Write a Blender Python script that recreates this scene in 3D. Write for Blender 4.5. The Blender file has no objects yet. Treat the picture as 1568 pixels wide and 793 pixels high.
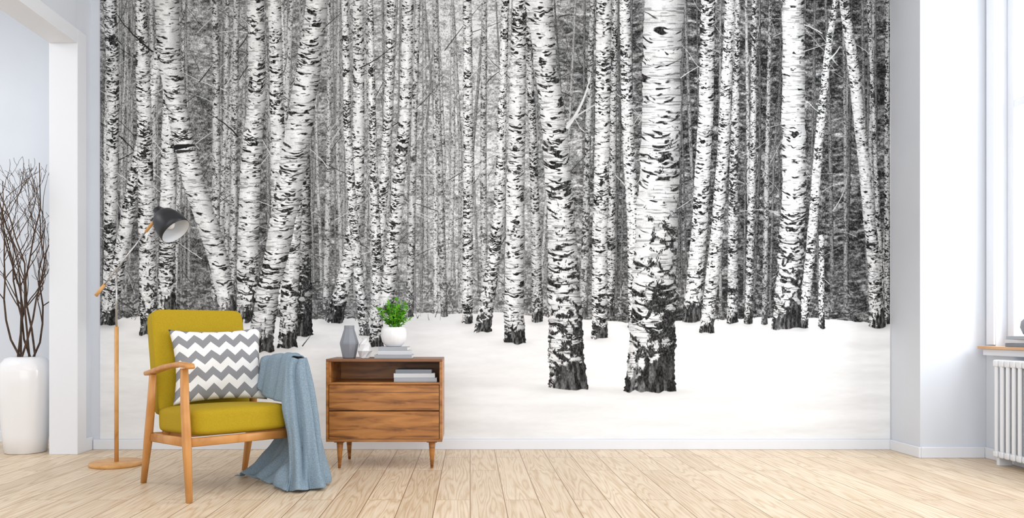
import bpy, bmesh, math, random
import numpy as np
from mathutils import Vector, Matrix, Euler
random.seed(3)
scene = bpy.context.scene
scene.view_settings.view_transform = 'Standard'
scene.view_settings.look = 'None'

# ------------------------------------------------------------------ helpers
def srgb(r, g, b):
    def f(c):
        c /= 255.0
        return c/12.92 if c <= 0.04045 else ((c+0.055)/1.055)**2.4
    return (f(r), f(g), f(b), 1)

def new_mat(name, col=(0.8, 0.8, 0.8, 1), rough=0.5, metal=0.0, spec=0.5):
    m = bpy.data.materials.new(name); m.use_nodes = True
    b = m.node_tree.nodes['Principled BSDF']
    b.inputs['Base Color'].default_value = col
    b.inputs['Roughness'].default_value = rough
    b.inputs['Metallic'].default_value = metal
    b.inputs['Specular IOR Level'].default_value = spec
    return m

def N(m, t, **kw):
    n = m.node_tree.nodes.new(t)
    for k, v in kw.items():
        setattr(n, k, v)
    return n
def L(m, a, b): m.node_tree.links.new(a, b)
def BS(m): return m.node_tree.nodes['Principled BSDF']

def noise_mat(name, c1, c2, scale=(1, 1, 1), nscale=8, rough=0.5, bump=0.0, detail=6, dist=0.0, spec=0.5, metal=0.0, lo=0.3, hi=0.7):
    m = new_mat(name, c1, rough, metal, spec)
    tc = N(m, 'ShaderNodeTexCoord'); mp = N(m, 'ShaderNodeMapping')
    mp.inputs['Scale'].default_value = scale
    L(m, tc.outputs['Object'], mp.inputs['Vector'])
    no = N(m, 'ShaderNodeTexNoise')
    no.inputs['Scale'].default_value = nscale; no.inputs['Detail'].default_value = detail
    no.inputs['Distortion'].default_value = dist
    L(m, mp.outputs[0], no.inputs['Vector'])
    r = N(m, 'ShaderNodeValToRGB')
    r.color_ramp.elements[0].position = lo; r.color_ramp.elements[0].color = c1
    r.color_ramp.elements[1].position = hi; r.color_ramp.elements[1].color = c2
    L(m, no.outputs['Fac'], r.inputs[0]); L(m, r.outputs[0], BS(m).inputs['Base Color'])
    if bump:
        bp = N(m, 'ShaderNodeBump'); bp.inputs['Strength'].default_value = bump
        bp.inputs['Distance'].default_value = 0.005
        L(m, no.outputs['Fac'], bp.inputs['Height']); L(m, bp.outputs[0], BS(m).inputs['Normal'])
    return m

def link(name, me, mats, parent=None, loc=(0, 0, 0), rot=(0, 0, 0), smooth=False):
    o = bpy.data.objects.new(name, me)
    scene.collection.objects.link(o)
    for mt in (mats if isinstance(mats, (list, tuple)) else [mats]):
        me.materials.append(mt)
    o.location = loc; o.rotation_euler = rot
    if parent: o.parent = parent
    if smooth:
        for p in me.polygons: p.use_smooth = True
    return o

def empty(name, loc=(0, 0, 0), rotz=0):
    e = bpy.data.objects.new(name, None); e.empty_display_size = 0.1
    scene.collection.objects.link(e); e.location = loc; e.rotation_euler = (0, 0, rotz)
    return e

def box(name, lo, hi, mat, parent=None, bevel=0.0, seg=2):
    c = [(a+b)/2 for a, b in zip(lo, hi)]
    h = [abs(b-a)/2 for a, b in zip(lo, hi)]
    bm = bmesh.new(); bmesh.ops.create_cube(bm, size=2)
    for v in bm.verts: v.co = Vector((v.co.x*h[0], v.co.y*h[1], v.co.z*h[2]))
    if bevel: bmesh.ops.bevel(bm, geom=bm.edges[:], offset=bevel, segments=seg, profile=0.6, affect='EDGES')
    me = bpy.data.meshes.new(name); bm.to_mesh(me); bm.free()
    return link(name, me, mat, parent, loc=c)

def lathe(name, prof, mat, parent=None, loc=(0, 0, 0), seg=48, rot=(0, 0, 0), smooth=True, twist=0.0):
    vs, fs = [], []
    for i, (r, z) in enumerate(prof):
        for k in range(seg):
            a = 2*math.pi*(k+twist*i)/seg
            vs.append((r*math.cos(a), r*math.sin(a), z))
    for i in range(len(prof)-1):
        for k in range(seg):
            a = i*seg+k; b = i*seg+(k+1) % seg
            fs.append((a, b, b+seg, a+seg))
    fs.append(tuple(range(seg))[::-1])
    fs.append(tuple(range((len(prof)-1)*seg, len(prof)*seg)))
    me = bpy.data.meshes.new(name); me.from_pydata(vs, [], fs)
    return link(name, me, mat, parent, loc, rot, smooth)

def tube_data(pts, rad, sides=12, expo=1.0, up=None):
    vs, fs = [], []
    pts = [Vector(p) for p in pts]; n = len(pts)
    u = None
    for i, p in enumerate(pts):
        t = (pts[min(i+1, n-1)]-pts[max(i-1, 0)]).normalized()
        if u is None:
            ref = Vector(up) if up else (Vector((1, 0, 0)) if abs(t.x) < 0.8 else Vector((0, 1, 0)))
            u = ref
        u = (u-t*u.dot(t)).normalized()
        w = t.cross(u)
        a, b = rad[i] if isinstance(rad[i], (tuple, list)) else (rad[i], rad[i])
        for k in range(sides):
            th = 2*math.pi*k/sides
            c, s = math.cos(th), math.sin(th)
            cc = math.copysign(abs(c)**expo, c); ss = math.copysign(abs(s)**expo, s)
            vs.append(tuple(p+u*a*cc+w*b*ss))
    for i in range(n-1):
        for k in range(sides):
            a = i*sides+k; b = i*sides+(k+1) % sides
            fs.append((a, b, b+sides, a+sides))
    fs.append(tuple(range(sides))[::-1]); fs.append(tuple(range((n-1)*sides, n*sides)))
    return vs, fs

def tube(name, pts, rad, mat, parent=None, sides=12, expo=1.0, up=None, smooth=True):
    vs, fs = tube_data(pts, rad, sides, expo, up)
    me = bpy.data.meshes.new(name); me.from_pydata(vs, [], fs)
    return link(name, me, mat, parent, smooth=smooth)

def softbox(name, half, mat, parent=None, loc=(0, 0, 0), rot=(0, 0, 0), n=7, crown=0.0, res=18):
    bm = bmesh.new(); bmesh.ops.create_cube(bm, size=2)
    bmesh.ops.subdivide_edges(bm, edges=bm.edges[:], cuts=res, use_grid_fill=True)
    for v in bm.verts:
        x, y, z = v.co
        k = (abs(x)**n+abs(y)**n+abs(z)**n)**(1/n)
        x, y, z = x/k, y/k, z/k
        cz = 1+crown*(1-x*x)*(1-y*y)
        v.co = Vector((x*half[0], y*half[1], z*half[2]*cz))
    me = bpy.data.meshes.new(name); bm.to_mesh(me); bm.free()
    return link(name, me, mat, parent, loc, rot, True)

# ------------------------------------------------------------------ materials
M_wall = noise_mat('wall_paint', srgb(214, 219, 227), srgb(218, 223, 231), nscale=3, rough=0.7)
M_trim = new_mat('trim_white', srgb(230, 233, 239), 0.4)
M_ceil = new_mat('ceiling_white', srgb(242, 243, 245), 0.8)

def floor_mat():
    m = new_mat('oak_planks', rough=0.40, spec=0.4)
    tc = N(m, 'ShaderNodeTexCoord'); sx = N(m, 'ShaderNodeSeparateXYZ'); cb = N(m, 'ShaderNodeCombineXYZ')
    L(m, tc.outputs['Object'], sx.inputs[0])
    L(m, sx.outputs['Y'], cb.inputs['X']); L(m, sx.outputs['X'], cb.inputs['Y'])
    br = N(m, 'ShaderNodeTexBrick'); br.offset = 0.37; br.offset_frequency = 2
    br.inputs['Scale'].default_value = 1
    br.inputs['Brick Width'].default_value = 1.25; br.inputs['Row Height'].default_value = 0.165
    br.inputs['Mortar Size'].default_value = 0.0024; br.inputs['Mortar Smooth'].default_value = 0.2
    br.inputs['Color1'].default_value = (0, 0, 0, 1); br.inputs['Color2'].default_value = (1, 1, 1, 1)
    br.inputs['Mortar'].default_value = (0.5, 0.5, 0.5, 1)
    L(m, cb.outputs[0], br.inputs['Vector'])
    mv = N(m, 'ShaderNodeVectorMath', operation='MULTIPLY_ADD')
    L(m, br.outputs['Color'], mv.inputs[0]); mv.inputs[1].default_value = (7, 13, 5)
    L(m, tc.outputs['Object'], mv.inputs[2])
    mp = N(m, 'ShaderNodeMapping'); mp.inputs['Scale'].default_value = (11, 0.7, 1)
    L(m, mv.outputs[0], mp.inputs['Vector'])
    n1 = N(m, 'ShaderNodeTexNoise'); n1.inputs['Scale'].default_value = 1.2; n1.inputs['Detail'].default_value = 1.5
    n1.inputs['Distortion'].default_value = 0.25
    L(m, mp.outputs[0], n1.inputs['Vector'])
    ml = N(m, 'ShaderNodeMath', operation='MULTIPLY'); ml.inputs[1].default_value = 12
    L(m, n1.outputs['Fac'], ml.inputs[0])
    fr = N(m, 'ShaderNodeMath', operation='PINGPONG'); fr.inputs[1].default_value = 0.5
    L(m, ml.outputs[0], fr.inputs[0])
    r = N(m, 'ShaderNodeValToRGB')
    e = r.color_ramp.elements
    e[0].position = 0.0; e[0].color = srgb(213, 186, 154)
    e[1].position = 0.2; e[1].color = srgb(230, 209, 181)
    x = e.new(0.5); x.color = srgb(237, 219, 195)
    L(m, fr.outputs[0], r.inputs[0])
    mp2 = N(m, 'ShaderNodeMapping'); mp2.inputs['Scale'].default_value = (160, 6, 1); L(m, mv.outputs[0], mp2.inputs['Vector'])
    n2 = N(m, 'ShaderNodeTexNoise'); n2.inputs['Scale'].default_value = 1; n2.inputs['Detail'].default_value = 2
    L(m, mp2.outputs[0], n2.inputs['Vector'])
    r3 = N(m, 'ShaderNodeValToRGB'); r3.color_ramp.elements[0].position = .3; r3.color_ramp.elements[0].color = (.88, .86, .82, 1)
    r3.color_ramp.elements[1].position = .55; r3.color_ramp.elements[1].color = (1, 1, 1, 1); L(m, n2.outputs['Fac'], r3.inputs[0])
    h0 = N(m, 'ShaderNodeMix', data_type='RGBA', blend_type='MULTIPLY'); h0.inputs['Factor'].default_value = 1
    L(m, r.outputs[0], h0.inputs['A']); L(m, r3.outputs[0], h0.inputs['B'])
    hs = N(m, 'ShaderNodeMix', data_type='RGBA', blend_type='MULTIPLY')
    hs.inputs['Factor'].default_value = 1
    r2 = N(m, 'ShaderNodeValToRGB')
    r2.color_ramp.elements[0].color = (0.86, 0.835, 0.80, 1); r2.color_ramp.elements[1].color = (1, 1, 1, 1)
    L(m, br.outputs['Color'], r2.inputs[0])
    L(m, h0.outputs['Result'], hs.inputs['A']); L(m, r2.outputs[0], hs.inputs['B'])
    mx = N(m, 'ShaderNodeMix', data_type='RGBA')
    L(m, br.outputs['Fac'], mx.inputs['Factor']); L(m, hs.outputs['Result'], mx.inputs['A'])
    mx.inputs['B'].default_value = srgb(150, 120, 90)
    L(m, mx.outputs['Result'], BS(m).inputs['Base Color'])
    return m
M_floor = floor_mat()

def wood(name, c1, c2, c3, scale, rough=0.4):
    m = new_mat(name, c1, rough)
    tc = N(m, 'ShaderNodeTexCoord'); mp = N(m, 'ShaderNodeMapping'); mp.inputs['Scale'].default_value = scale
    L(m, tc.outputs['Object'], mp.inputs['Vector'])
    n1 = N(m, 'ShaderNodeTexNoise'); n1.inputs['Scale'].default_value = 1.5; n1.inputs['Detail'].default_value = 8
    n1.inputs['Distortion'].default_value = 1.0
    L(m, mp.outputs[0], n1.inputs['Vector'])
    r = N(m, 'ShaderNodeValToRGB'); e = r.color_ramp.elements
    e[0].position = 0.30; e[0].color = c1; e[1].position = 0.70; e[1].color = c3
    x = e.new(0.45); x.color = c2
    L(m, n1.outputs['Fac'], r.inputs[0]); L(m, r.outputs[0], BS(m).inputs['Base Color'])
    return m
M_walnut = wood('walnut_wood', srgb(106, 62, 24), srgb(160, 102, 46), srgb(192, 130, 66), (2.4, 4, 17))
M_walnut_d = wood('walnut_wood_dark', srgb(98, 60, 32), srgb(124, 78, 42), srgb(142, 92, 52), (2, 4, 14))
M_oak = wood('oak_frame_wood', srgb(184, 124, 62), srgb(200, 140, 76), srgb(212, 154, 90), (6, 6, 3))
M_lampwood = wood('lamp_wood', srgb(196, 140, 76), srgb(210, 156, 94), srgb(222, 172, 112), (8, 8, 5))
M_mustard = noise_mat('mustard_fabric', srgb(168, 141, 24), srgb(181, 153, 34), nscale=260, rough=0.8, bump=0.25, detail=2, spec=0.2)
M_throw = noise_mat('blue_wool', srgb(118, 137, 152), srgb(146, 164, 178), nscale=220, rough=0.95, bump=0.5, detail=2, spec=0.1)
M_white = new_mat('white_ceramic', srgb(240, 240, 242), 0.12)
M_whitem = new_mat('white_matte_ceramic', srgb(226, 226, 228), 0.5)
M_grey = new_mat('grey_ceramic', srgb(138, 142, 150), 0.35)
M_black = new_mat('black_metal', srgb(34, 36, 41), 0.38, spec=.4)
M_steel = new_mat('brushed_steel', srgb(190, 190, 190), 0.3, 0.8)
M_inner = new_mat('shade_inner', srgb(215, 218, 222), 0.5)
M_twig = noise_mat('twig_bark', srgb(58, 44, 36), srgb(92, 72, 58), nscale=40, rough=0.9)
M_leaf = noise_mat('leaf_green', srgb(72, 150, 26), srgb(130, 204, 62), nscale=30, rough=0.45)
M_soil = noise_mat('soil', srgb(50, 38, 28), srgb(80, 62, 46), nscale=60, rough=1)
M_paper = new_mat('book_pages', srgb(232, 230, 224), 0.8)
M_bk1 = new_mat('book_grey', srgb(168, 172, 178), 0.6)
M_bk2 = new_mat('book_light', srgb(206, 208, 212), 0.6)
M_bk3 = new_mat('book_slate', srgb(130, 136, 144), 0.6)
M_rad = new_mat('radiator_enamel', srgb(232, 235, 240), 0.3)

# ------------------------------------------------------------------ mural picture (painted procedurally)
S = 2
X0, X1, Y0, Y1 = 154, 1362, -28, 672
Wp, Hp = (X1-X0)*S, (Y1-Y0)*S
rng = np.random.default_rng(11)
TB = [rng.random((256, 256)).astype(np.float32) for _ in range(6)]
def vn(x, y, k=0):
    x = np.asarray(x, dtype=np.float32); y = np.asarray(y, dtype=np.float32)
    x, y = np.broadcast_arrays(x, y)
    xi = np.floor(x).astype(int); yi = np.floor(y).astype(int)
    fx = x-xi; fy = y-yi
    fx = fx*fx*(3-2*fx); fy = fy*fy*(3-2*fy)
    T = TB[k % 6]; a = xi & 255; b = (xi+1) & 255; c = yi & 255; d = (yi+1) & 255
    return (T[c, a]*(1-fx)+T[c, b]*fx)*(1-fy)+(T[d, a]*(1-fx)+T[d, b]*fx)*fy
xs = X0+(np.arange(Wp)+0.5)/S; ys = Y0+(np.arange(Hp)+0.5)/S
GX, GY = np.meshgrid(xs, ys)
GX = GX.astype(np.float32); GY = GY.astype(np.float32)
base = np.interp(xs, [154, 300, 450, 560, 640, 720, 790, 860, 930, 1050, 1200, 1362],
                 [.42, .46, .44, .56, .66, .70, .64, .48, .38, .32, .28, .33])[None, :]
img = base + (vn(GX/1.5, GY/1.3, 0)-.5)*.34 + (vn(GX/5, GY/3.2, 1)-.5)*.30 + (vn(GX/26, GY/22, 2)-.5)*.26 + (vn(GX/11, GY/1.6, 3)-.5)*.14
bough = vn(GX/16+vn(GX/40, GY/30, 1)*3, (GY+.25*np.abs(((GX/34) % 1)-.5)*34)/4.5, 5)
img = img + np.clip((bough-.62)/.2, 0, 1)*.22*np.clip((GX-800)/100, .3, 1)
img = img + np.clip((220-GY)/240, 0, 1)*.12*(np.clip((830-GX)/60, 0, 1))
img = img - np.clip((GY-250)/200, 0, 1)*.07
img = np.clip(img, .11, .9).astype(np.float32)

def trunk(pts, tone=.93, mark=.66, dl=60, seed=0, cr=1.0, shade=.22, dark=.13, wide=1.0):
    pts = sorted(pts, key=lambda p: p[1])
    py = [p[1] for p in pts]
    yb = py[-1]
    r0 = max(0, int((py[0]-Y0)*S)); r1 = min(Hp, int((yb+6-Y0)*S))
    yy = ys[r0:r1]
    c = np.interp(yy, py, [p[0] for p in pts]); w = np.interp(yy, py, [p[2] for p in pts])*wide
    k = int(30*S)
    if len(yy) > 2*k:
        ker = np.ones(k)/k
        cp = np.pad(c, k, mode='reflect', reflect_type='odd'); c = np.convolve(cp, ker, 'same')[k:-k]
        wp = np.pad(w, k, mode='reflect', reflect_type='odd'); w = np.convolve(wp, ker, 'same')[k:-k]
    W0 = float(np.mean(w))
    c = c+(vn(yy/26, seed*3.1, 1)-.5)*W0*.07+(vn(yy/7, seed*2.1, 2)-.5)*W0*.03
    w = w*(1+.10*np.clip((yy-(yb-W0*.6))/(W0*.6), 0, 1)**2)
    a0 = max(0, int((np.min(c-w*.62)-X0)*S)-2); a1 = min(Wp, int((np.max(c+w*.62)-X0)*S)+3)
    if a1 <= a0: return
    X = GX[r0:r1, a0:a1]; Yg = GY[r0:r1, a0:a1]
    hw = (w/2)[:, None]; u = (X-c[:, None])/hw
    t = np.clip((Yg-(yb-dl))/dl, 0, 1)
    wob = 1+(vn(Yg/2.6, np.sign(u)*7+seed, 2)-.5)*min(.10, 1.2/W0+.015)*(1+t)
    al = np.clip((wob-np.abs(u))*hw*S+.5, 0, 1)
    bot = yb+(vn(X/9.0, seed, 3)-.5)*5+1.5*(1-u*u)
    al = al*np.clip((bot-Yg)*S*.4+.5, 0, 1)
    g1 = vn(X/1.1, Yg/1.1, 4); g2 = vn(X/1.3, Yg/2.6, 1)
    b = tone-.12*np.abs(u)**3-shade*np.clip(u-.05, 0, 1)+(g1-.5)*.10+(vn(u*2+seed, Yg/9, 5)-.5)*.12
    fl = vn(u*2.4+seed, Yg/1.3, 2)*.6+vn(u*1.2+seed*2, Yg/2.6, 0)*.4
    b = b-.24*np.clip((fl-.59)/.12, 0, 1)
    Yc = Yg-.10*W0*(1-u*u)*1.2*(1+.6*vn(Yg/40, seed, 3))
    h1 = max(1.1, W0*.038+.6); h2 = max(2.0, W0*.10+.8); h3 = max(3.0, W0*.42)
    warp = (vn(u*3.2+seed*5, Yg/(h1*2), 0)-.5)*1.8
    dens = (vn(u*.6+seed*3, Yg/(W0*1.2+6), 4)-.5)*.24
    m1 = vn(u*2.0+seed*17.3, Yc/h1+warp, 0)*.62+vn(u*1.3+seed*9.1, Yc/h2, 1)*.38+dens
    m2 = vn(u*1.1+seed*7.7, Yc/h2+warp, 3)*.56+vn(u*5+seed, Yc/(h1*.7), 4)*.26+vn(u*.7+seed*2, Yc/h3, 5)*.18+dens
    edge = .05*np.clip(np.abs(u)-.5, 0, 1)
    d1 = np.clip((m1+edge-mark-.02)/.08, 0, 1); d2 = np.clip((m2+edge-mark-.05)/.07, 0, 1)
    Yn = Yg/(W0*.55+6)
    lat = np.abs(((u*.75+Yn+vn(u*2+3*seed, Yg/(W0*.26+2), 2)*.9) % 1)-.5)*2
    lat2 = np.abs(((u*.75-Yn+vn(u*2+5*seed, Yg/(W0*.26+2), 1)*.9) % 1)-.5)*2
    fine = vn(X/1.5, Yg/2.0, 2)
    lt = np.maximum(lat, lat2)*.50+vn(u*5+seed, Yg/(W0*.09+1), 5)*.34+fine*.28+vn(u*1.5+seed, Yg/(W0*.6+3), 0)*.24+.14*u*t
    d3 = np.clip((lt-(1.24-.52*cr*t**1.2))/.14, 0, 1)*(t > 0)
    f0 = np.clip((Yg-(yb-min(dl, 260)*.10-W0*.9))/(W0*.9+min(dl, 260)*.05), 0, 1)*np.clip(cr, 0, 1.2)*(.72+.34*u)
    fn = vn(u*5+seed, Yg/(W0*.22+2), 3)*.5+vn(u*9+seed, Yg/(W0*.3+3), 0)*.3+fine*.2
    d4 = np.clip((f0*1.12-fn)/.16, 0, 1)*(f0 > 0)
    dk = dark+(g2-.4)*.26+.16*(vn(X/1.8, Yg/1.6, 4) > .78)
    fis = vn(u*7+seed*3, Yg/(W0*.30+3), 2)
    dkf = dark+.02+.34*np.clip((fis-.45)/.3, 0, 1)*(.75-.3*u)+(g2-.5)*.20
    d = np.clip(np.maximum(np.maximum(d1, d2*.95), d3*.95), 0, 1)
    b = b*(1-d)+dk*d
    b = b*(1-d4*.95)+dkf*d4*.95
    img[r0:r1, a0:a1] = img[r0:r1, a0:a1]*(1-al)+np.clip(b, .03, 1)*al

def branch(x, y, ang, ln, w, val, bend=0.0):
    n = max(4, int(ln*S*.9)); 
    for i in range(n):
        t = i/n
        a = ang+bend*t+.12*math.sin(i*.21+x)
        x += math.cos(a)*ln/n; y -= math.sin(a)*ln/n
        ww = w*(1-.7*t)*S/2
        cx = (x-X0)*S; cy = (y-Y0)*S
        ix0 = int(cx-ww-1); ix1 = int(cx+ww+2); iy0 = int(cy-ww-1); iy1 = int(cy+ww+2)
        if ix0 < 0 or iy0 < 0 or ix1 >= Wp or iy1 >= Hp: continue
        px, py = np.meshgrid(np.arange(ix0, ix1)+.5, np.arange(iy0, iy1)+.5)
        al = np.clip(ww+.5-np.hypot(px-cx, py-cy), 0, 1)
        img[iy0:iy1, ix0:ix1] = img[iy0:iy1, ix0:ix1]*(1-al)+val*al

R = random.Random(5)
def far(n, x0, x1, w0, w1, t0, t1, yb, mark, ytop=-30, dark=.3):
    for i in range(n):
        x = R.uniform(x0, x1); w = R.uniform(w0, w1); le = R.gauss(0, 12)
        y1 = R.uniform(*yb)
        trunk([(x+le, ytop, w*.7), (x+le*.4+R.gauss(0, 4), 230, w), (x, y1, w*1.15)], tone=R.uniform(t0, t1), mark=mark,
              dl=R.uniform(30, 120), seed=R.uniform(0, 60), cr=.6, shade=.14, dark=dark)
for i in range(300):
    x = R.uniform(154, 1362); y = R.uniform(-20, 440)
    branch(x, y, R.uniform(.2, 2.9), R.uniform(15, 60), R.uniform(.6, 1.1), R.choice([.24, .28, .72, .66, .76]), R.uniform(-.6, .6))
far(56, 154, 860, 2.5, 5, .56, .70, (430, 478), .68, dark=.42)
far(26, 860, 1362, 2.5, 4.5, .40, .52, (430, 478), .68, dark=.26)
far(26, 154, 860, 4.5, 7, .66, .80, (455, 482), .66, dark=.34)
far(9, 860, 1362, 4, 6, .5, .62, (455, 482), .66, dark=.24)
msk = np.clip((GY-375)/95, 0, 1)*np.clip(vn(GX/16, GY/14, 3)*1.6-.25, 0, 1)
sp = vn(GX/2.2, GY/1.6, 5)*.6+vn(GX/6, GY/2.2, 1)*.4
sp = np.clip((sp-.48)/.16, 0, 1)
img[:] = img*(1-.7*msk)+(.26+.50*sp)*.7*msk
for i in range(170):
    x = R.uniform(154, 1362); y = R.uniform(420, 486)
    branch(x, y, R.uniform(.6, 2.5), R.uniform(12, 45), R.uniform(.6, 1.2), R.choice([.16, .24, .8]), R.uniform(-.6, .6))
far(14, 154, 720, 6, 10, .78, .88, (468, 490), .64, dark=.24)
far(6, 720, 1362, 5, 8, .7, .82, (470, 490), .64, dark=.24)
for i in range(260):
    x = R.choice([R.uniform(160, 560), R.uniform(560, 1350)]); y = R.uniform(-20, 400)
    a = R.choice([R.uniform(.3, 1.1), R.uniform(2.0, 2.9)])
    branch(x, y, a, R.uniform(25, 120), R.uniform(.8, 1.6), R.choice([.16, .24, .80, .85, .75]), R.uniform(-.8, .8))
hz = 486+4*np.sin(xs/70)+5*(vn(xs/40, 0.3, 2)-.5)+3*(vn(xs/7, 1.3, 3)-.5)
hz = hz+np.interp(xs, [154, 250, 500, 640, 700, 800, 1000, 1362], [2, -6, 2, -8, -4, 0, 2, 6])
al = np.clip((GY-hz[None, :])*1.1+.5, 0, 1)
sn = .952+(vn(GX/110, GY/12, 4)-.5)*.05+(vn(GX/36, GY/5, 0)-.5)*.026+(vn(GX/9, GY/2.4, 1)-.5)*.014-.06*np.clip(1-(GY-486)/30, 0, 1)**1.5-.01*np.clip((GY-600)/70, 0, 1)
img[:] = img*(1-al)+sn*al
for i in range(90):
    x = R.choice([R.uniform(470, 680), R.uniform(1040, 1362), R.uniform(154, 400)]); y = R.uniform(484, 492)
    branch(x, y, R.uniform(.8, 2.4), R.uniform(5, 26), R.uniform(.6, 1.1), R.choice([.2, .35, .6]), R.uniform(-.5, .5))
def drift(x, y, w):
    r0 = max(0, int((y-14-Y0)*S)); r1 = min(Hp, int((y+16-Y0)*S)); a0 = max(0, int((x-w*1.3-X0)*S)); a1 = min(Wp, int((x+w*1.3-X0)*S))
    X = GX[r0:r1, a0:a1]; Y = GY[r0:r1, a0:a1]
    q = ((X-x)/(w*.95))**2+((Y-y-1)/7)**2
    img[r0:r1, a0:a1] -= .10*np.exp(-q*1.3)*(Y > y-6)

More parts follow.
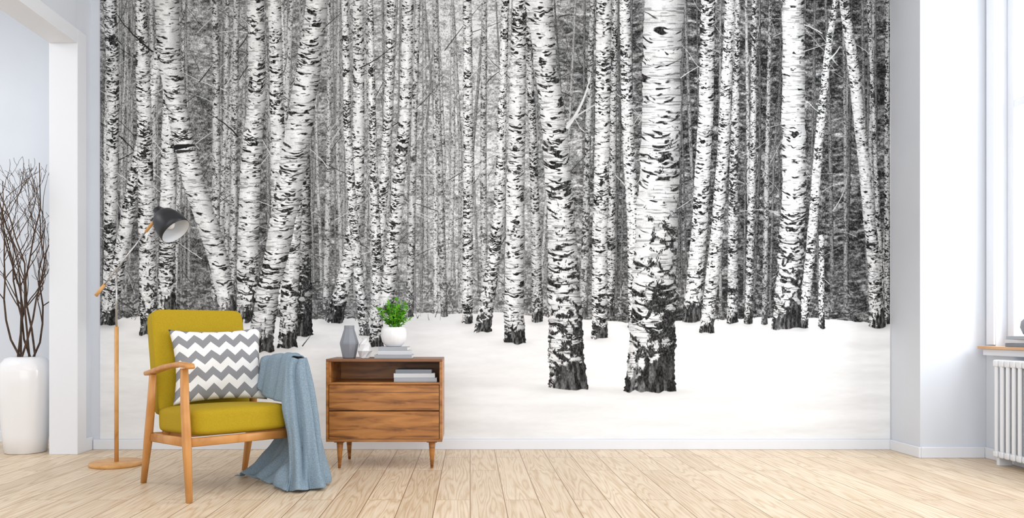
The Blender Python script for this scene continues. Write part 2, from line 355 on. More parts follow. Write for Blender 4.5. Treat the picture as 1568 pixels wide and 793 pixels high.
T = trunk
TREES = [
 (dict(pts=[(168, -30, 20), (174, 120, 19), (172, 260, 18), (166, 496, 20)], seed=1, mark=.62, dl=200)),
 (dict(pts=[(248, 40, 10), (236, 130, 17), (206, 280, 20), (183, 400, 22), (165, 497, 24)], seed=2, mark=.63, dl=170, cr=1.1)),
 (dict(pts=[(215, -30, 14), (220, 120, 22), (224, 300, 24), (229, 512, 28)], seed=3, mark=.60, dl=260, cr=1.15)),
 (dict(pts=[(257, -30, 16), (260, 120, 19), (259, 220, 22), (257, 360, 25), (256, 474, 27)], seed=4, mark=.62, dl=230, cr=.9)),
 (dict(pts=[(330, -30, 10), (332, 200, 12), (330, 470, 13)], seed=4.5, tone=.82, mark=.63, dl=120, dark=.22)),
 (dict(pts=[(420, -30, 20), (424, 150, 21), (428, 300, 22), (432, 480, 22)], seed=5, mark=.64)),
 (dict(pts=[(363, -30, 9), (360, 200, 10), (356, 470, 12)], seed=5.5, tone=.8, mark=.63, dl=120, dark=.22)),
 (dict(pts=[(464, 150, 16), (465, 260, 20), (464, 380, 26), (463, 514, 32)], seed=6, mark=.54, dl=330, cr=1.4, tone=.72)),
 (dict(pts=[(548, -30, 16), (550, 150, 17), (547, 300, 20), (535, 400, 22), (511, 492, 26)], seed=7, mark=.62, dl=190, cr=1.1)),
 (dict(pts=[(528, -30, 10), (532, 200, 12), (545, 380, 14), (559, 512, 16)], seed=7.7, mark=.62, dl=70)),
 (dict(pts=[(601, -30, 14), (594, 180, 14), (585, 330, 14), (575, 470, 15)], seed=8, mark=.63)),
 (dict(pts=[(566, -30, 8), (572, 250, 12), (578, 420, 16), (576, 530, 22)], seed=8.4, mark=.61, dl=120, cr=1.2)),
 (dict(pts=[(627, -30, 18), (620, 180, 18), (606, 330, 20), (590, 478, 22)], seed=9, mark=.63)),
 (dict(pts=[(641, -30, 8), (634, 200, 9), (627, 485, 12)], seed=9.5, tone=.82, mark=.61, dl=120, dark=.22)),
 (dict(pts=[(665, -30, 8), (672, 200, 9), (680, 482, 11)], seed=9.7, tone=.78, mark=.61, dl=120, dark=.28)),
 (dict(pts=[(716, -30, 13), (717, 250, 15), (716, 493, 16)], seed=10, mark=.62, dl=60)),
 (dict(pts=[(742, -30, 8), (740, 250, 10), (742, 482, 10)], seed=10.5, tone=.8, mark=.62, dl=60, dark=.28)),
 (dict(pts=[(775, -30, 11), (769, 150, 13), (764, 330, 17), (751, 430, 21), (738, 508, 25)], seed=11, mark=.60, dl=190, cr=1.2)),
 (dict(pts=[(806, -30, 9), (819, 300, 13), (823, 492, 17)], seed=12, mark=.60, dl=170, tone=.82)),
 (dict(pts=[(908, -30, 8), (899, 250, 10), (893, 484, 13)], seed=12.5, mark=.60, dl=120, tone=.76, dark=.2)),
 (dict(pts=[(942, -30, 9), (936, 300, 12), (934, 484, 14)], seed=12.8, mark=.60, dl=150, tone=.82)),
 (dict(pts=[(955, -30, 16), (961, 200, 18), (969, 340, 18), (972, 500, 20)], seed=13, mark=.62, dl=120)),
 (dict(pts=[(1084, -30, 22), (1080, 180, 23), (1071, 350, 24), (1058, 492, 28)], seed=14, mark=.63, dl=190, cr=1.15)),
 (dict(pts=[(1130, -30, 8), (1122, 300, 14), (1121, 494, 17)], seed=15, mark=.60, dl=120, tone=.84)),
 (dict(pts=[(1155, -30, 8), (1152, 250, 10), (1145, 496, 13)], seed=16, mark=.60, dl=150, tone=.82)),
 (dict(pts=[(1180, -30, 5), (1173, 300, 8), (1170, 494, 9)], seed=17, mark=.60, dl=150, tone=.70, dark=.2)),
 (dict(pts=[(1204, 250, 8), (1200, 330, 11), (1190, 494, 14)], seed=17.5, mark=.58, dl=150, tone=.64)),
 (dict(pts=[(1284, -30, 8), (1266, 85, 11), (1253, 220, 13), (1241, 380, 15), (1228, 502, 16)], seed=18, mark=.62, dl=120)),
 (dict(pts=[(1257, 360, 8), (1257, 501, 10)], seed=19, mark=.60, dl=120)),
 (dict(pts=[(1328, -30, 6), (1340, 250, 7), (1351, 496, 10)], seed=20, mark=.60, dl=140, tone=.82)),
 (dict(pts=[(1359, -30, 7), (1357, 200, 8), (1358, 495, 9)], seed=20.5, mark=.6, dl=100, tone=.78)),
 (dict(pts=[(1286, -30, 14), (1306, 100, 17), (1322, 250, 18), (1336, 390, 19), (1343, 499, 24)], seed=21, mark=.62, dl=170)),
 (dict(pts=[(1119, -30, 16), (1109, 190, 17), (1098, 350, 19), (1081, 508, 21)], seed=22, mark=.64, dl=100)),
 (dict(pts=[(925, -30, 23), (922, 200, 23), (918, 380, 23), (918, 517, 24)], seed=23, mark=.62, dl=90)),
 (dict(pts=[(254, -30, 38), (259, 90, 35), (276, 190, 32), (300, 290, 34), (333, 390, 32), (350, 476, 26)], seed=24, mark=.66, dl=60, cr=.8, shade=.28)),
 (dict(pts=[(391, -30, 26), (395, 130, 26), (384, 260, 32), (380, 380, 32), (382, 492, 38)], seed=25, mark=.64, dl=190, cr=1.1, shade=.28)),
 (dict(pts=[(458, 150, 18), (450, 330, 24), (440, 532, 28)], seed=26, mark=.62, dl=170, cr=1.0)),
 (dict(pts=[(490, -30, 32), (470, 120, 38), (448, 260, 42), (428, 370, 38), (410, 450, 34), (398, 537, 40)], seed=27, mark=.66, dl=150, cr=.95, shade=.28)),
 (dict(pts=[(796, -30, 21), (791, 200, 26), (787, 400, 28), (788, 524, 32)], seed=28, mark=.63, dl=90, cr=1.2, shade=.26)),
 (dict(pts=[(822, -30, 46), (832, 80, 34), (849, 200, 38), (860, 340, 42), (864, 460, 50), (869, 594, 57)], seed=29, mark=.63, dl=460, cr=1.28, shade=.26)),
 (dict(pts=[(1214, -30, 33), (1214, 150, 35), (1215, 300, 37), (1204, 503, 43)], seed=30, mark=.645, dl=340, cr=1.15, shade=.26)),
 (dict(pts=[(1020, -30, 62), (1012, 100, 58), (1010, 250, 60), (1003, 400, 66), (994, 598, 74)], seed=31, mark=.64, dl=640, cr=1.3, shade=.26)),
]
for d in TREES:
    p = d['pts'][-1]
    if p[1] > 488: drift(p[0], p[1], p[2])
    T(**d)
branch(270, 226, .12, 28, 8, .14); branch(272, 233, .1, 28, 5, .2)
branch(868, 196, .9, 90, 5, .85, .5); branch(868, 190, .7, 70, 3, .8, -.3); branch(1262, 96, .5, 34, 3, .85, .6)
branch(700, 150, 1.1, 90, 1.6, .85, -.5); branch(550, 105, .4, 70, 1.6, .15, .4); branch(235, 80, 2.5, 85, 2.4, .15, -.3)
branch(365, 210, 2.3, 60, 2.2, .15, .4); branch(463, 530, .9, 22, 1.5, .2)
img = np.clip(img, .03, .975)
buf = np.ones((Hp, Wp, 4), dtype=np.float32)
flip = img[::-1]
buf[..., 0] = flip*.985; buf[..., 1] = flip*.992; buf[..., 2] = flip
im = bpy.data.images.new('birch_forest_print', Wp, Hp, alpha=False)
im.pixels.foreach_set(buf.ravel()); im.update(); im.pack()
M_mural = new_mat('mural_paper', rough=0.8, spec=0.1)
tx = N(M_mural, 'ShaderNodeTexImage'); tx.image = im; tx.interpolation = 'Linear'; tx.extension = 'EXTEND'
L(M_mural, tx.outputs['Color'], BS(M_mural).inputs['Base Color'])

# ------------------------------------------------------------------ room
YB = 5.332; H = 3.215
box('floor', (-6, -2.5, -0.1), (4.2, 6.4, 0), M_floor)
bpy.data.objects['floor'].data.transform(Matrix.Translation(bpy.data.objects['floor'].location)); bpy.data.objects['floor'].location = (0, 0, 0)
box('ceiling', (-6, -0.6, H), (4.2, 6.4, H+.1), M_ceil)
box('wall_back', (-2.60, YB, 0), (4.2, YB+.12, H), M_wall)
me = bpy.data.meshes.new('wall_mural')
xa, xb, za, zb = -2.538, 2.879, 0.071, H-.004
me.from_pydata([(xa, YB-.003, za), (xb, YB-.003, za), (xb, YB-.003, zb), (xa, YB-.003, zb)], [], [(0, 1, 2, 3)])
uv = me.uv_layers.new(name='UVMap')
for i, c in enumerate([(0, 0), (1, 0), (1, 1), (0, 1)]): uv.data[i].uv = c
link('birch_forest_wall_mural', me, M_mural)
LW = -2.60; LT = -2.75; JY = 5.13
box('wall_left', (LT, JY+.001, 0), (LW, 5.71, H), M_wall)
box('wall_left_lintel', (LT, 1.6, 2.75), (LW, JY, H), M_wall)
box('wall_left_front', (LT, -2.5, 0), (LW, 1.6, H), M_wall)
dr = empty('trim_doorway')
box('casing_far', (LT-.02, JY-.02, 0), (LW-.0+.018, JY+.10, 2.80), M_trim, dr, .004)
box('casing_head', (LT-.02, 1.62, 2.706), (LW+.018, JY-.021, 2.80), M_trim, dr, .004)
box('wall_hall_back', (-6, 5.71, 0), (LT, 5.83, H), M_wall)
box('baseboard_hall', (-6, 5.69, 0), (LT-.02, 5.709, .08), M_trim, None, .004)
CX = 2.885; CY = 4.983; RX = 3.308
box('wall_chase', (CX, CY, 0), (4.2, YB-.001, H), M_wall)
WY0, WY1 = 3.2, 4.89
box('wall_right_corner', (RX, WY1, 0), (RX+.35, CY-.001, H), M_wall)
box('wall_right_lower', (RX, WY0, 0), (RX+.35, WY1, .69), M_wall)
box('wall_right_upper', (RX, WY0, 3.08), (RX+.35, WY1, H), M_wall)
box('wall_right_front', (RX, -2.5, 0), (RX+.35, WY0, H), M_wall)
def bb(name, lo, hi): box(name, lo, hi, M_trim, None, .005)
bb('baseboard_back', (LW+.02, YB-.018, 0), (CX-.002, YB-.001, .07))
bb('baseboard_left', (LW, JY+.10, 0), (LW+.016, YB-.001, .09))
bb('baseboard_chase_side', (CX-.016, CY-.016, 0), (CX, YB-.019, .07))
bb('baseboard_chase_front', (CX, CY-.016, 0), (RX-.017, CY, .07))
bb('baseboard_right', (RX-.016, 0, 0), (RX, CY-.001, .07))
wn = empty('window_1')
fx0, fx1 = RX+.07, RX+.13
box('jamb_far', (fx0, WY1-.06, .72), (fx1, WY1-.001, 3.079), M_trim, wn, .004)
box('jamb_near', (fx0, WY0+.001, .72), (fx1, WY0+.06, 3.079), M_trim, wn, .004)
box('mullion', (fx0, 4.02, .78), (fx1, 4.09, 3.02), M_trim, wn, .004)
box('rail_bottom', (fx0, WY0+.06, .72), (fx1, WY1-.06, .78), M_trim, wn, .004)
box('rail_top', (fx0, WY0+.06, 3.02), (fx1, WY1-.06, 3.079), M_trim, wn, .004)
box('rail_mid', (fx0, WY0+.06, 2.2), (fx1, WY1-.06, 2.25), M_trim, wn, .004)
box('casing_side', (RX-.014, WY1, .725), (RX-.001, CY-.02, H-.01), M_trim, wn, .004)
M_sill = wood('sill_wood', srgb(188, 140, 96), srgb(206, 160, 116), srgb(220, 178, 136), (4, 2, 10))
sl = empty('window_sill')
box('board', (RX-.09, WY0-.05, .70), (fx0-.001, CY-.05, .718), M_sill, sl, .003)
box('apron', (RX-.06, WY0-.02, .66), (RX-.001, CY-.06, .699), M_trim, sl, .003)
sb = empty('sill_book_stack', (3.30, 4.60, .7185))
for i, (a, mt) in enumerate([(.0, M_bk3), (.1, M_bk2), (-.08, M_bk1)]):
    o = box('book_%d' % i, (-.065, -.1, i*.022), (.065, .1, i*.022+.021), mt, sb, .002); o.rotation_euler[2] = a
lathe('sill_vase', [(.02, 0), (.035, .01), (.05, .05), (.045, .085), (.022, .11), (.02, .125), (.025, .13), (.02, .125), (.015, .1)], M_grey, loc=(3.30, 4.58, .7850))
rd = empty('radiator')
yr = 4.70
k = 0
while yr > 3.3:
    for dx in (0, .045, .09):
        tube('column_%d_%d' % (k, int(dx*1000)), [(3.185+dx, yr, .06), (3.185+dx, yr, .10), (3.185+dx, yr, .58), (3.185+dx, yr, .62)], [.010, .013, .013, .010], M_rad, rd, 10)
    box('head_%d' % k, (3.170, yr-.021, .595), (3.292, yr+.021, .64), M_rad, rd, .014, 3)
    box('footing_%d' % k, (3.170, yr-.021, .05), (3.292, yr+.021, .09), M_rad, rd, .014, 3)
    yr -= .05; k += 1
for j, yy_ in enumerate((4.70, 4.05, 3.35)):
    box('foot_%d' % j, (3.19, yy_-.012, 0), (3.27, yy_+.012, .06), M_rad, rd, .004)

# ------------------------------------------------------------------ armchair
CC = (-1.322, 4.108, 0); HW = .286
ch = empty('armchair', CC, math.radians(41))
for sgn, nm in ((-1, 'left'), (1, 'right')):
    x = HW*sgn
    tube('front_leg_'+nm, [(x, -.315, 0), (x, -.285, .27), (x, -.262, .45), (x, -.25, .635)], [(.014, .014), (.020, .023), (.019, .022), (.017, .019)], M_oak, ch, 16, .6)
    tube('back_leg_'+nm, [(x, .325, 0), (x, .25, .25), (x, .21, .42), (x, .18, .59)], [(.014, .014), (.020, .024), (.019, .022), (.016, .018)], M_oak, ch, 16, .6)
    tube('armrest_'+nm, [(x, -.335, .642), (x, -.31, .650), (x, -.2, .653), (x, 0, .632), (x, .15, .606), (x, .26, .590), (x, .275, .588)],
         [(.020, .008), (.027, .012), (.030, .013), (.028, .013), (.026, .013), (.022, .012), (.014, .006)], M_oak, ch, 16, .6, up=(1, 0, 0))
    tube('side_rail_'+nm, [(x*.96, -.29, .280), (x*.96, .26, .252)], [(.012, .023)]*2, M_oak, ch, 12, .5, up=(1, 0, 0))
    tube('back_post_'+nm, [(x*.72, .215, .26), (x*.72, .29, .5), (x*.72, .385, .84)], [(.016, .012)]*3, M_oak, ch, 12, .6, up=(1, 0, 0))
tube('front_rail', [(-.275, -.285, .280), (.275, -.285, .280)], [(.012, .022)]*2, M_oak, ch, 12, .5, up=(0, 1, 0))
tube('back_rail', [(-.275, .235, .256), (.275, .235, .256)], [(.012, .022)]*2, M_oak, ch, 12, .5, up=(0, 1, 0))
tube('back_crossbar', [(-.23, .345, .70), (.23, .345, .70)], [(.010, .018)]*2, M_oak, ch, 12, .5, up=(0, 1, 0))
softbox('seat_cushion', (.262, .275, .068), M_mustard, ch, (0, -.035, .360), (math.radians(-3), 0, 0), n=7, crown=.14)
softbox('back_cushion', (.258, .048, .285), M_mustard, ch, (.006, .290, .645), (math.radians(-12), 0, 0), n=14)

# ------------------------------------------------------------------ chevron pillow
def chevron():
    m = new_mat('chevron_fabric', rough=.85, spec=.1)
    tc = N(m, 'ShaderNodeTexCoord'); sx = N(m, 'ShaderNodeSeparateXYZ'); L(m, tc.outputs['Object'], sx.inputs[0])
    ad = N(m, 'ShaderNodeMath', operation='ADD'); ad.inputs[1].default_value = 1.0; L(m, sx.outputs['X'], ad.inputs[0])
    pp = N(m, 'ShaderNodeMath', operation='PINGPONG'); pp.inputs[1].default_value = .040; L(m, ad.outputs[0], pp.inputs[0])
    ma = N(m, 'ShaderNodeMath', operation='MULTIPLY_ADD'); ma.inputs[1].default_value = .95
    L(m, pp.outputs[0], ma.inputs[0]); L(m, sx.outputs['Y'], ma.inputs[2])
    dv = N(m, 'ShaderNodeMath', operation='DIVIDE'); dv.inputs[1].default_value = .092; L(m, ma.outputs[0], dv.inputs[0])
    a2 = N(m, 'ShaderNodeMath', operation='ADD'); a2.inputs[1].default_value = 10.2; L(m, dv.outputs[0], a2.inputs[0])
    fr = N(m, 'ShaderNodeMath', operation='FRACT'); L(m, a2.outputs[0], fr.inputs[0])
    gt = N(m, 'ShaderNodeMath', operation='GREATER_THAN'); gt.inputs[1].default_value = .5; L(m, fr.outputs[0], gt.inputs[0])
    no = N(m, 'ShaderNodeTexNoise'); no.inputs['Scale'].default_value = 300; L(m, tc.outputs['Object'], no.inputs['Vector'])
    bp = N(m, 'ShaderNodeBump'); bp.inputs['Strength'].default_value = .25; bp.inputs['Distance'].default_value = .003
    L(m, no.outputs['Fac'], bp.inputs['Height']); L(m, bp.outputs[0], BS(m).inputs['Normal'])
    mx = N(m, 'ShaderNodeMix', data_type='RGBA')
    mx.inputs['A'].default_value = srgb(236, 236, 236); mx.inputs['B'].default_value = srgb(142, 143, 147)
    L(m, gt.outputs[0], mx.inputs['Factor']); L(m, mx.outputs['Result'], BS(m).inputs['Base Color'])
    return m
def pillow_mesh(hx, hy, T_):
    n = 36; vs = []; fs = []
    for side in (1, -1):
        for j in range(n+1):
            for i in range(n+1):
                x = -1+2*i/n; y = -1+2*j/n
                px = x*(.90+.10*y*y)*hx; py = y*(.90+.10*x*x)*hy
                z = T_*(max(0, (1-x*x)*(1-y*y)))**.42*(1+.07*math.sin(7*x+3*y)+.06*math.sin(9*y-4*x)+.05*math.sin(17*x*y))
                vs.append((px, py, side*z))
    o = (n+1)**2
    for j in range(n):
        for i in range(n):
            a = j*(n+1)+i
            fs.append((a, a+1, a+n+2, a+n+1)); fs.append((o+a, o+a+n+1, o+a+n+2, o+a+1))
    me = bpy.data.meshes.new('pillow'); me.from_pydata(vs, [], fs)
    bm = bmesh.new(); bm.from_mesh(me); bmesh.ops.remove_doubles(bm, verts=bm.verts[:], dist=1e-5); bm.to_mesh(me); bm.free()
    return me
pl = link('throw_pillow', pillow_mesh(.245, .208, .062), chevron(), smooth=True)
Mch = Matrix.Translation(CC) @ Matrix.Rotation(math.radians(41), 4, 'Z')
Mp = Mch @ Matrix.Translation((.045, .125, .629)) @ Matrix.Rotation(math.radians(-14), 4, 'Z') @ Matrix.Rotation(math.radians(90-17), 4, 'X') @ Matrix.Rotation(math.radians(1.5), 4, 'Z')
pl.matrix_world = Mp

# ------------------------------------------------------------------ throw blanket
def cr(P, t):
    n = len(P)-1; s = min(max(t, 0), 1)*n; i = min(int(s), n-1); f = s-i
    p0 = P[max(i-1, 0)]; p1 = P[i]; p2 = P[i+1]; p3 = P[min(i+2, n)]
    return tuple(.5*((2*b)+(-a+c)*f+(2*a-5*b+4*c-d)*f*f+(-a+3*b-3*c+d)*f**3) for a, b, c, d in zip(p0, p1, p2, p3))
def sheet(rows, nu, nv, rip, k):
    vs, fs = [], []
    grid = []
    for j in range(nv+1):
        v = j/nv
        line = []
        for i in range(nu+1):
            u = i/nu
            col = [cr(r, u) for r in rows]
            line.append(Vector(cr(col, v)))
        grid.append(line)
    for j in range(nv+1):
        v = j/nv
        for i in range(nu+1):
            p = grid[j][i]
            du = grid[j][min(i+1, nu)]-grid[j][max(i-1, 0)]
            dv = grid[min(j+1, nv)][i]-grid[max(j-1, 0)][i]
            nn = du.cross(dv)
            nn = nn.normalized() if nn.length > 1e-9 else Vector((0, 0, 1))
            u = i/nu
            a = rip(v)
            s1 = math.sin(k*u+1.8*math.sin(2.6*v+u)); s1 = math.copysign(abs(s1)**.7, s1)
            q = p+nn*a*(s1+.5*math.sin(1.9*k*u+4*v+1)+.35*math.sin(9*v+5*u))
            q.z = max(q.z, .008)
            vs.append(tuple(q))
    for j in range(nv):
        for i in range(nu):
            a = j*(nu+1)+i; fs.append((a, a+1, a+nu+2, a+nu+1))
    return vs, fs
AV, AF = [], []
def add(vf):
    o = len(AV); AV.extend(vf[0]); AF.extend([tuple(q+o for q in f) for f in vf[1]])
add(sheet([
    [(.238, -.250, .680), (.268, -.345, .672), (.315, -.345, .672), (.330, -.22, .672), (.330, -.02, .650)],
    [(.205, -.300, .60), (.25, -.362, .60), (.322, -.352, .60), (.348, -.20, .58), (.350, .00, .57)],
    [(.178, -.350, .43), (.26, -.392, .43), (.345, -.375, .43), (.372, -.20, .43), (.37, .02, .43)],
    [(.200, -.368, .27), (.27, -.415, .27), (.362, -.40, .27), (.400, -.22, .27), (.39, .05, .27)],
    [(.190, -.405, .10), (.27, -.445, .10), (.375, -.42, .10), (.42, -.22, .10), (.41, .07, .10)],
    [(.165, -.43, .012), (.27, -.465, .012), (.385, -.43, .012), (.44, -.22, .012), (.44, .09, .012)]],
    110, 90, lambda v: .006+.018*v, 28))
add(sheet([
    [(.190, -.345, .45), (.205, -.20, .45), (.215, -.05, .47), (.23, .03, .52)],
    [(.222, -.335, .59), (.232, -.20, .60), (.237, -.05, .60), (.242, .04, .60)],
    [(.250, -.300, .678), (.250, -.20, .681), (.250, -.05, .668), (.252, .05, .655)],
    [(.286, -.320, .686), (.286, -.20, .690), (.286, -.05, .680), (.286, .05, .664)],
    [(.325, -.320, .674), (.325, -.20, .677), (.325, -.05, .665), (.325, .05, .650)],
    [(.345, -.32, .58), (.350, -.20, .58), (.350, -.05, .58), (.350, .05, .57)]],
    44, 44, lambda v: .006, 18))
add(sheet([
    [(.40, .10, .30), (.39, -.05, .30), (.37, -.20, .28), (.34, -.34, .24)],
    [(.34, .13, .15), (.33, -.02, .17), (.31, -.20, .17), (.26, -.36, .16)],
    [(.25, .15, .06), (.27, .00, .09), (.24, -.18, .09), (.20, -.38, .09)],
    [(.15, .16, .012), (.20, .02, .012), (.19, -.15, .012), (.165, -.41, .012)]],
    60, 36, lambda v: .012+.006*v, 20))
me = bpy.data.meshes.new('throw_blanket'); me.from_pydata(AV, [], AF)
tb = link('throw_blanket', me, M_throw, None, CC, (0, 0, math.radians(41)), True)
sd = tb.modifiers.new('thick', 'SOLIDIFY'); sd.thickness = .006; sd.offset = 0

# ------------------------------------------------------------------ sideboard
cb = empty('wooden_cabinet')
x0, x1, yf, yk = -.850, -.165, 4.577, 4.957
zb_, zt = .160, .648
t = .016
box('top', (x0, yf, zt-t), (x1, yk, zt), M_walnut_d, cb, .002)
box('bottom', (x0, yf, zb_), (x1, yk, zb_+t), M_walnut, cb, .002)
box('side_left', (x0, yf, zb_+t), (x0+t, yk, zt-t), M_walnut, cb, .001)
box('side_right', (x1-t, yf, zb_+t), (x1, yk, zt-t), M_walnut, cb, .001)
box('back_panel', (x0+t, yk-.01, zb_+t), (x1-t, yk, zt-t), M_walnut, cb)
box('shelf', (x0+t, yf+.003, .497), (x1-t, yk-.01, .510), M_walnut, cb, .001)
box('niche_divider', (x0+t, yf+.01, .510), (x0+t+.012, yk-.01, zt-t), M_walnut, cb, .001)
box('drawer_top', (x0+t+.003, yf-.002, .345), (x1-t-.003, yk-.02, .494), M_walnut, cb, .002)
box('drawer_bottom', (x0+t+.003, yf-.002, zb_+t+.002), (x1-t-.003, yk-.02, .340), M_walnut, cb, .002)
box('drawer_groove', (x0+t+.003, yf-.004, .451), (x1-t-.003, yf-.002, .454), M_walnut_d, cb)
for i, (lx, ly, sx_, sy_) in enumerate([(x0+.075, yf+.05, 0, -1), (x1-.062, yf+.05, 0, -1), (x0+.085, yk-.05, 0, 1), (x1-.072, yk-.05, 0, 1)]):
    tube('leg_%d' % (i+1), [(lx, ly+.02*sy_, 0), (lx, ly+.004*sy_, .12), (lx, ly, .160)], [.008, .018, .021], M_walnut, cb, 14)
    box('leg_plate_%d' % (i+1), (lx-.03, ly-.03, .153), (lx+.03, ly+.03, .160), M_walnut_d, cb, .001)

def book(name, w, d, h, mt, par, z, ang=0, xoff=0):
    g = bpy.data.objects.new(name, None); scene.collection.objects.link(g); g.parent = par
    g.location = (xoff, 0, z); g.rotation_euler = (0, 0, ang); g.empty_display_size = .02
    box(name+'_pages', (-w/2+.004, -d/2+.003, .002), (w/2-.003, d/2-.003, h-.002), M_paper, g)
    box(name+'_cover_low', (-w/2, -d/2, 0), (w/2, d/2, .0025), mt, g, .0005)
    box(name+'_cover_top', (-w/2, -d/2, h-.0025), (w/2, d/2, h), mt, g, .0005)
    box(name+'_spine', (-w/2, -d/2-.001, 0), (w/2, -d/2+.003, h), mt, g, .001)
bs = empty('book_stack', (-.462, 4.74, zt+.0008))
book('book_1', .225, .17, .022, M_bk1, bs, 0)
book('book_2', .205, .16, .024, M_bk2, bs, .0225, .06, .005)
book('book_3', .175, .14, .022, M_bk1, bs, .047, -.05, .0)
nb = empty('magazine_stack', (-.325, 4.70, .5113))
book('book_1', .255, .18, .024, M_bk1, nb, 0)
book('book_2', .245, .17, .026, M_bk2, nb, .0245, .04, -.01)
book('book_3', .215, .16, .022, M_bk3, nb, .051, -.03, -.01)

lathe('grey_vase', [(.036, 0), (.040, .004), (.057, .085), (.057, .095), (.032, .175), (.031, .198), (.027, .198), (.027, .17), (.04, .09)], M_grey, loc=(-.735, 4.72, zt+.0005), seg=9, smooth=False, twist=.0)
lathe('faceted_vase', [(.026, 0), (.030, .003), (.046, .045), (.036, .085), (.018, .108), (.018, .122), (.014, .122), (.014, .1)], M_whitem, loc=(-.637, 4.70, zt+.0005), seg=7, smooth=False, twist=.5)

pt = empty('potted_plant', (-.466, 4.74, zt+.0702))
lathe('pot', [(.040, 0), (.050, .004), (.071, .030), (.079, .065), (.077, .098), (.072, .118), (.067, .118), (.070, .098), (.070, .09)], M_white, pt, seg=56)
lathe('soil', [(.068, .100), (.066, .104)], M_soil, pt, seg=32)
vs, fs = [], []
rl = random.Random(4)
for s_ in range(28):
    a = rl.uniform(0, 6.28); sp_ = rl.uniform(.01, .098); hgt = rl.uniform(.09, .215)*(1-.25*sp_/.085)
    pts = []
    for i in range(5):
        tt = i/4
        pts.append((math.cos(a)*(.01+sp_*tt**1.3), math.sin(a)*(.01+sp_*tt**1.3), .10+hgt*tt))
    v_, f_ = tube_data(pts, [.0022]*5, 5); o = len(vs); vs += v_; fs += [tuple(q+o for q in f) for f in f_]
    for i in range(14):
        tt = rl.uniform(.25, 1.0)
        c = Vector((math.cos(a)*(.01+sp_*tt**1.3), math.sin(a)*(.01+sp_*tt**1.3), .10+hgt*tt))
        az = rl.uniform(0, 6.28); el = rl.uniform(-.3, .9); ln = rl.uniform(.022, .036); wd = ln*.38
        d = Vector((math.cos(az)*math.cos(el), math.sin(az)*math.cos(el), math.sin(el)))
        sd_ = d.cross(Vector((0, 0, 1))).normalized(); up_ = sd_.cross(d)
        o = len(vs)
        prof = [(0, 0), (.25, .7), (.5, 1), (.8, .65), (1, 0)]
        for (q, w_) in prof:
            vs.append(tuple(c+d*ln*(q+.1)+sd_*wd*w_+up_*ln*.06*w_)); vs.append(tuple(c+d*ln*(q+.1)-up_*ln*.08*w_)); vs.append(tuple(c+d*ln*(q+.1)-sd_*wd*w_+up_*ln*.06*w_))
        for q in range(4):
            b_ = o+q*3
            fs.append((b_, b_+1, b_+4, b_+3)); fs.append((b_+1, b_+2, b_+5, b_+4))
me = bpy.data.meshes.new('foliage'); me.from_pydata(vs, [], fs)
link('foliage', me, M_leaf, pt, smooth=True)

# ------------------------------------------------------------------ floor lamp
lp = empty('floor_lamp', (-2.146, 4.715, 0))
lathe('base', [(.150, 0), (.155, .004), (.155, .018), (.150, .022), (.02, .022)], M_lampwood, lp, seg=64)
tube('pole_lower', [(0, 0, .02), (0, 0, .84)], [.0125, .0125], M_lampwood, lp, 20)
tube('pole_upper', [(0, 0, .84), (0, 0, 1.19)], [.006, .006], M_steel, lp, 14)
lathe('joint', [(.010, -.02), (.013, -.015), (.013, .015), (.010, .02)], M_steel, lp, (0, 0, 1.185), 20, (math.pi/2, 0, 0))
A = Vector((-.116, -.02, 1.026)); B = Vector((.262, -.02, 1.510))
dAB = (B-A)
tube('arm_grip', [A, A+dAB*.14], [.011, .0095], M_lampwood, lp, 16)
tube('arm_rod', [A+dAB*.14, A+dAB*.80], [.0045, .0045], M_steel, lp, 12)
tube('arm_sleeve', [A+dAB*.80, B], [.009, .010], M_lampwood, lp, 16)
hd = Vector((.66, -.16, -.70)).normalized()
q = hd.to_track_quat('Z', 'Y').to_euler()
o = lathe('shade', [(.016, -.03), (.022, -.028), (.024, .0), (.044, .012), (.070, .035), (.086, .075), (.094, .125), (.096, .165), (.093, .165), (.091, .125), (.083, .078), (.066, .040), (.02, .02)], M_black, lp, tuple(B+Vector((.005, 0, .02))), 56, q)
o.data.materials.append(M_inner)
nseg = 56
for i, p in enumerate(o.data.polygons):
    if i >= 8*nseg and i != len(o.data.polygons)-2: p.material_index = 1
bulb = lathe('bulb', [(.012, .02), (.014, .05), (.028, .08), (.032, .10), (.026, .12), (.010, .132)], M_white, lp, tuple(B+Vector((.005, 0, .02))), 24, q)

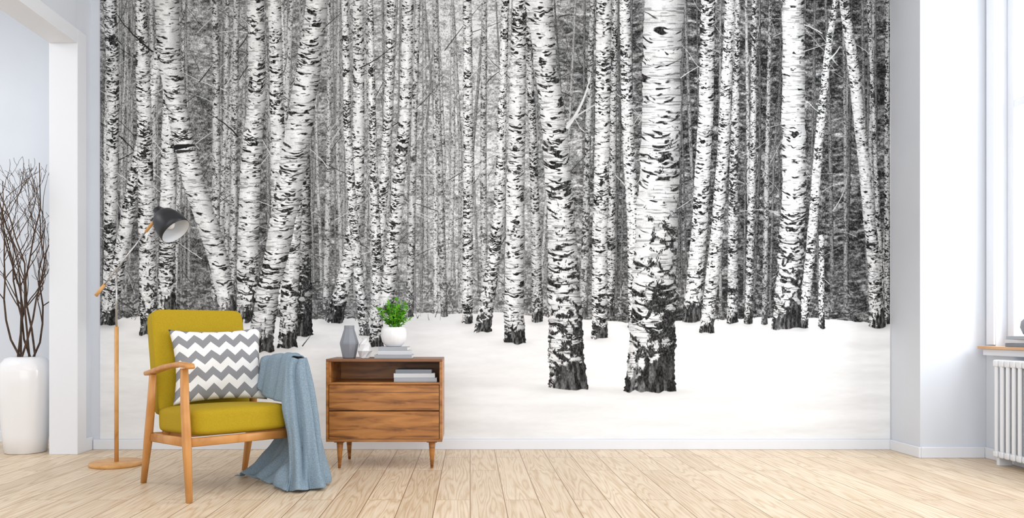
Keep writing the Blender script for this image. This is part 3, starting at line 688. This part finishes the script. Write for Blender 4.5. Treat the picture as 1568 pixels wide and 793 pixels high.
# ------------------------------------------------------------------ tall vase with branches
vz = empty('tall_vase_with_branches', (-2.985, 5.22, 0))
lathe('vase', [(.118, 0), (.128, .006), (.140, .12), (.156, .30), (.166, .46), (.166, .54), (.155, .59), (.125, .628), (.095, .640), (.075, .641), (.072, .630), (.10, .60), (.12, .5)], M_white, vz, seg=64)
bv, bf = [], []
rb = random.Random(12)
def grow(p, d, ln, r, lvl):
    pts = [p.copy()]; rad = [r]
    n = 9
    for i in range(n):
        d = (d+Vector((rb.gauss(0, .16), rb.gauss(0, .12), rb.gauss(.05, .07)))).normalized()
        p = p+d*ln/n; p.x = max(min(p.x, .175), -.30); p.y = max(min(p.y, .2), -.25)
        if p.z > 1.93: break
        pts.append(p.copy()); rad.append(max(.0012, r*(1-.65*(i+1)/n)))
        if lvl < 3 and i >= 2 and rb.random() < (.75 if lvl == 0 else .42):
            dd = (d+Vector((rb.choice([-1, 1])*rb.uniform(.35, .9), rb.gauss(0, .4), rb.uniform(-.1, .3)))).normalized()
            grow(p.copy(), dd, ln*rb.uniform(.25, .45), rad[-1]*.65, lvl+1)
    if len(pts) < 3: return
    v_, f_ = tube_data(pts, rad, 6)
    o = len(bv); bv.extend(v_); bf.extend([tuple(q+o for q in f) for f in f_])
for i in range(8):
    a = i*.8+.3
    grow(Vector((.03*math.cos(a), .03*math.sin(a), .50)), Vector((.12*math.cos(a), .12*math.sin(a), 1)), rb.uniform(1.1, 1.75), .0085, 0)
me = bpy.data.meshes.new('branches'); me.from_pydata(bv, [], bf)
link('branches', me, M_twig, vz, smooth=True)

# ------------------------------------------------------------------ light
w = bpy.data.worlds.new('world'); scene.world = w; w.use_nodes = True
bg = w.node_tree.nodes['Background']; bg.inputs[0].default_value = (.93, .965, 1, 1); bg.inputs[1].default_value = 1.05
def area(name, loc, target, sx_, sy_, pw, col=(1, 1, 1)):
    l = bpy.data.lights.new(name, 'AREA'); l.shape = 'RECTANGLE'; l.size = sx_; l.size_y = sy_; l.energy = pw; l.color = col
    o = bpy.data.objects.new(name, l); scene.collection.objects.link(o); o.location = loc
    o.rotation_euler = (Vector(target)-Vector(loc)).to_track_quat('-Z', 'Y').to_euler()
    return o
area('overhead_fill', (.3, 2.4, 3.15), (.3, 2.9, 0), 4.5, 3.0, 60, (.94, .97, 1))  # added soft fill under the ceiling, not a lamp of the room
area('rear_fill', (.3, -1.6, 1.9), (.3, 5, 1.4), 5.0, 2.6, 94, (.94, .97, 1))  # added softbox fill behind the camera, no window there
area('window_light', (3.9, 4.05, 1.9), (0, 3.6, 1.0), 1.6, 2.2, 90, (.97, .985, 1))
area('hall_light', (-4.4, 4.2, 3.1), (-3.8, 5.0, 0), 1.8, 1.8, 42, (.97, .985, 1))

# ------------------------------------------------------------------ camera
cam = bpy.data.cameras.new('camera'); co = bpy.data.objects.new('camera', cam); scene.collection.objects.link(co)
co.location = (0, 0, .82); co.rotation_euler = (math.pi/2, 0, 0)
cam.sensor_width = 36; cam.lens = 36*1190/1568
cam.shift_x = (784-720)/1568; cam.shift_y = (505-396.5)/1568
cam.clip_start = .05
scene.camera = co
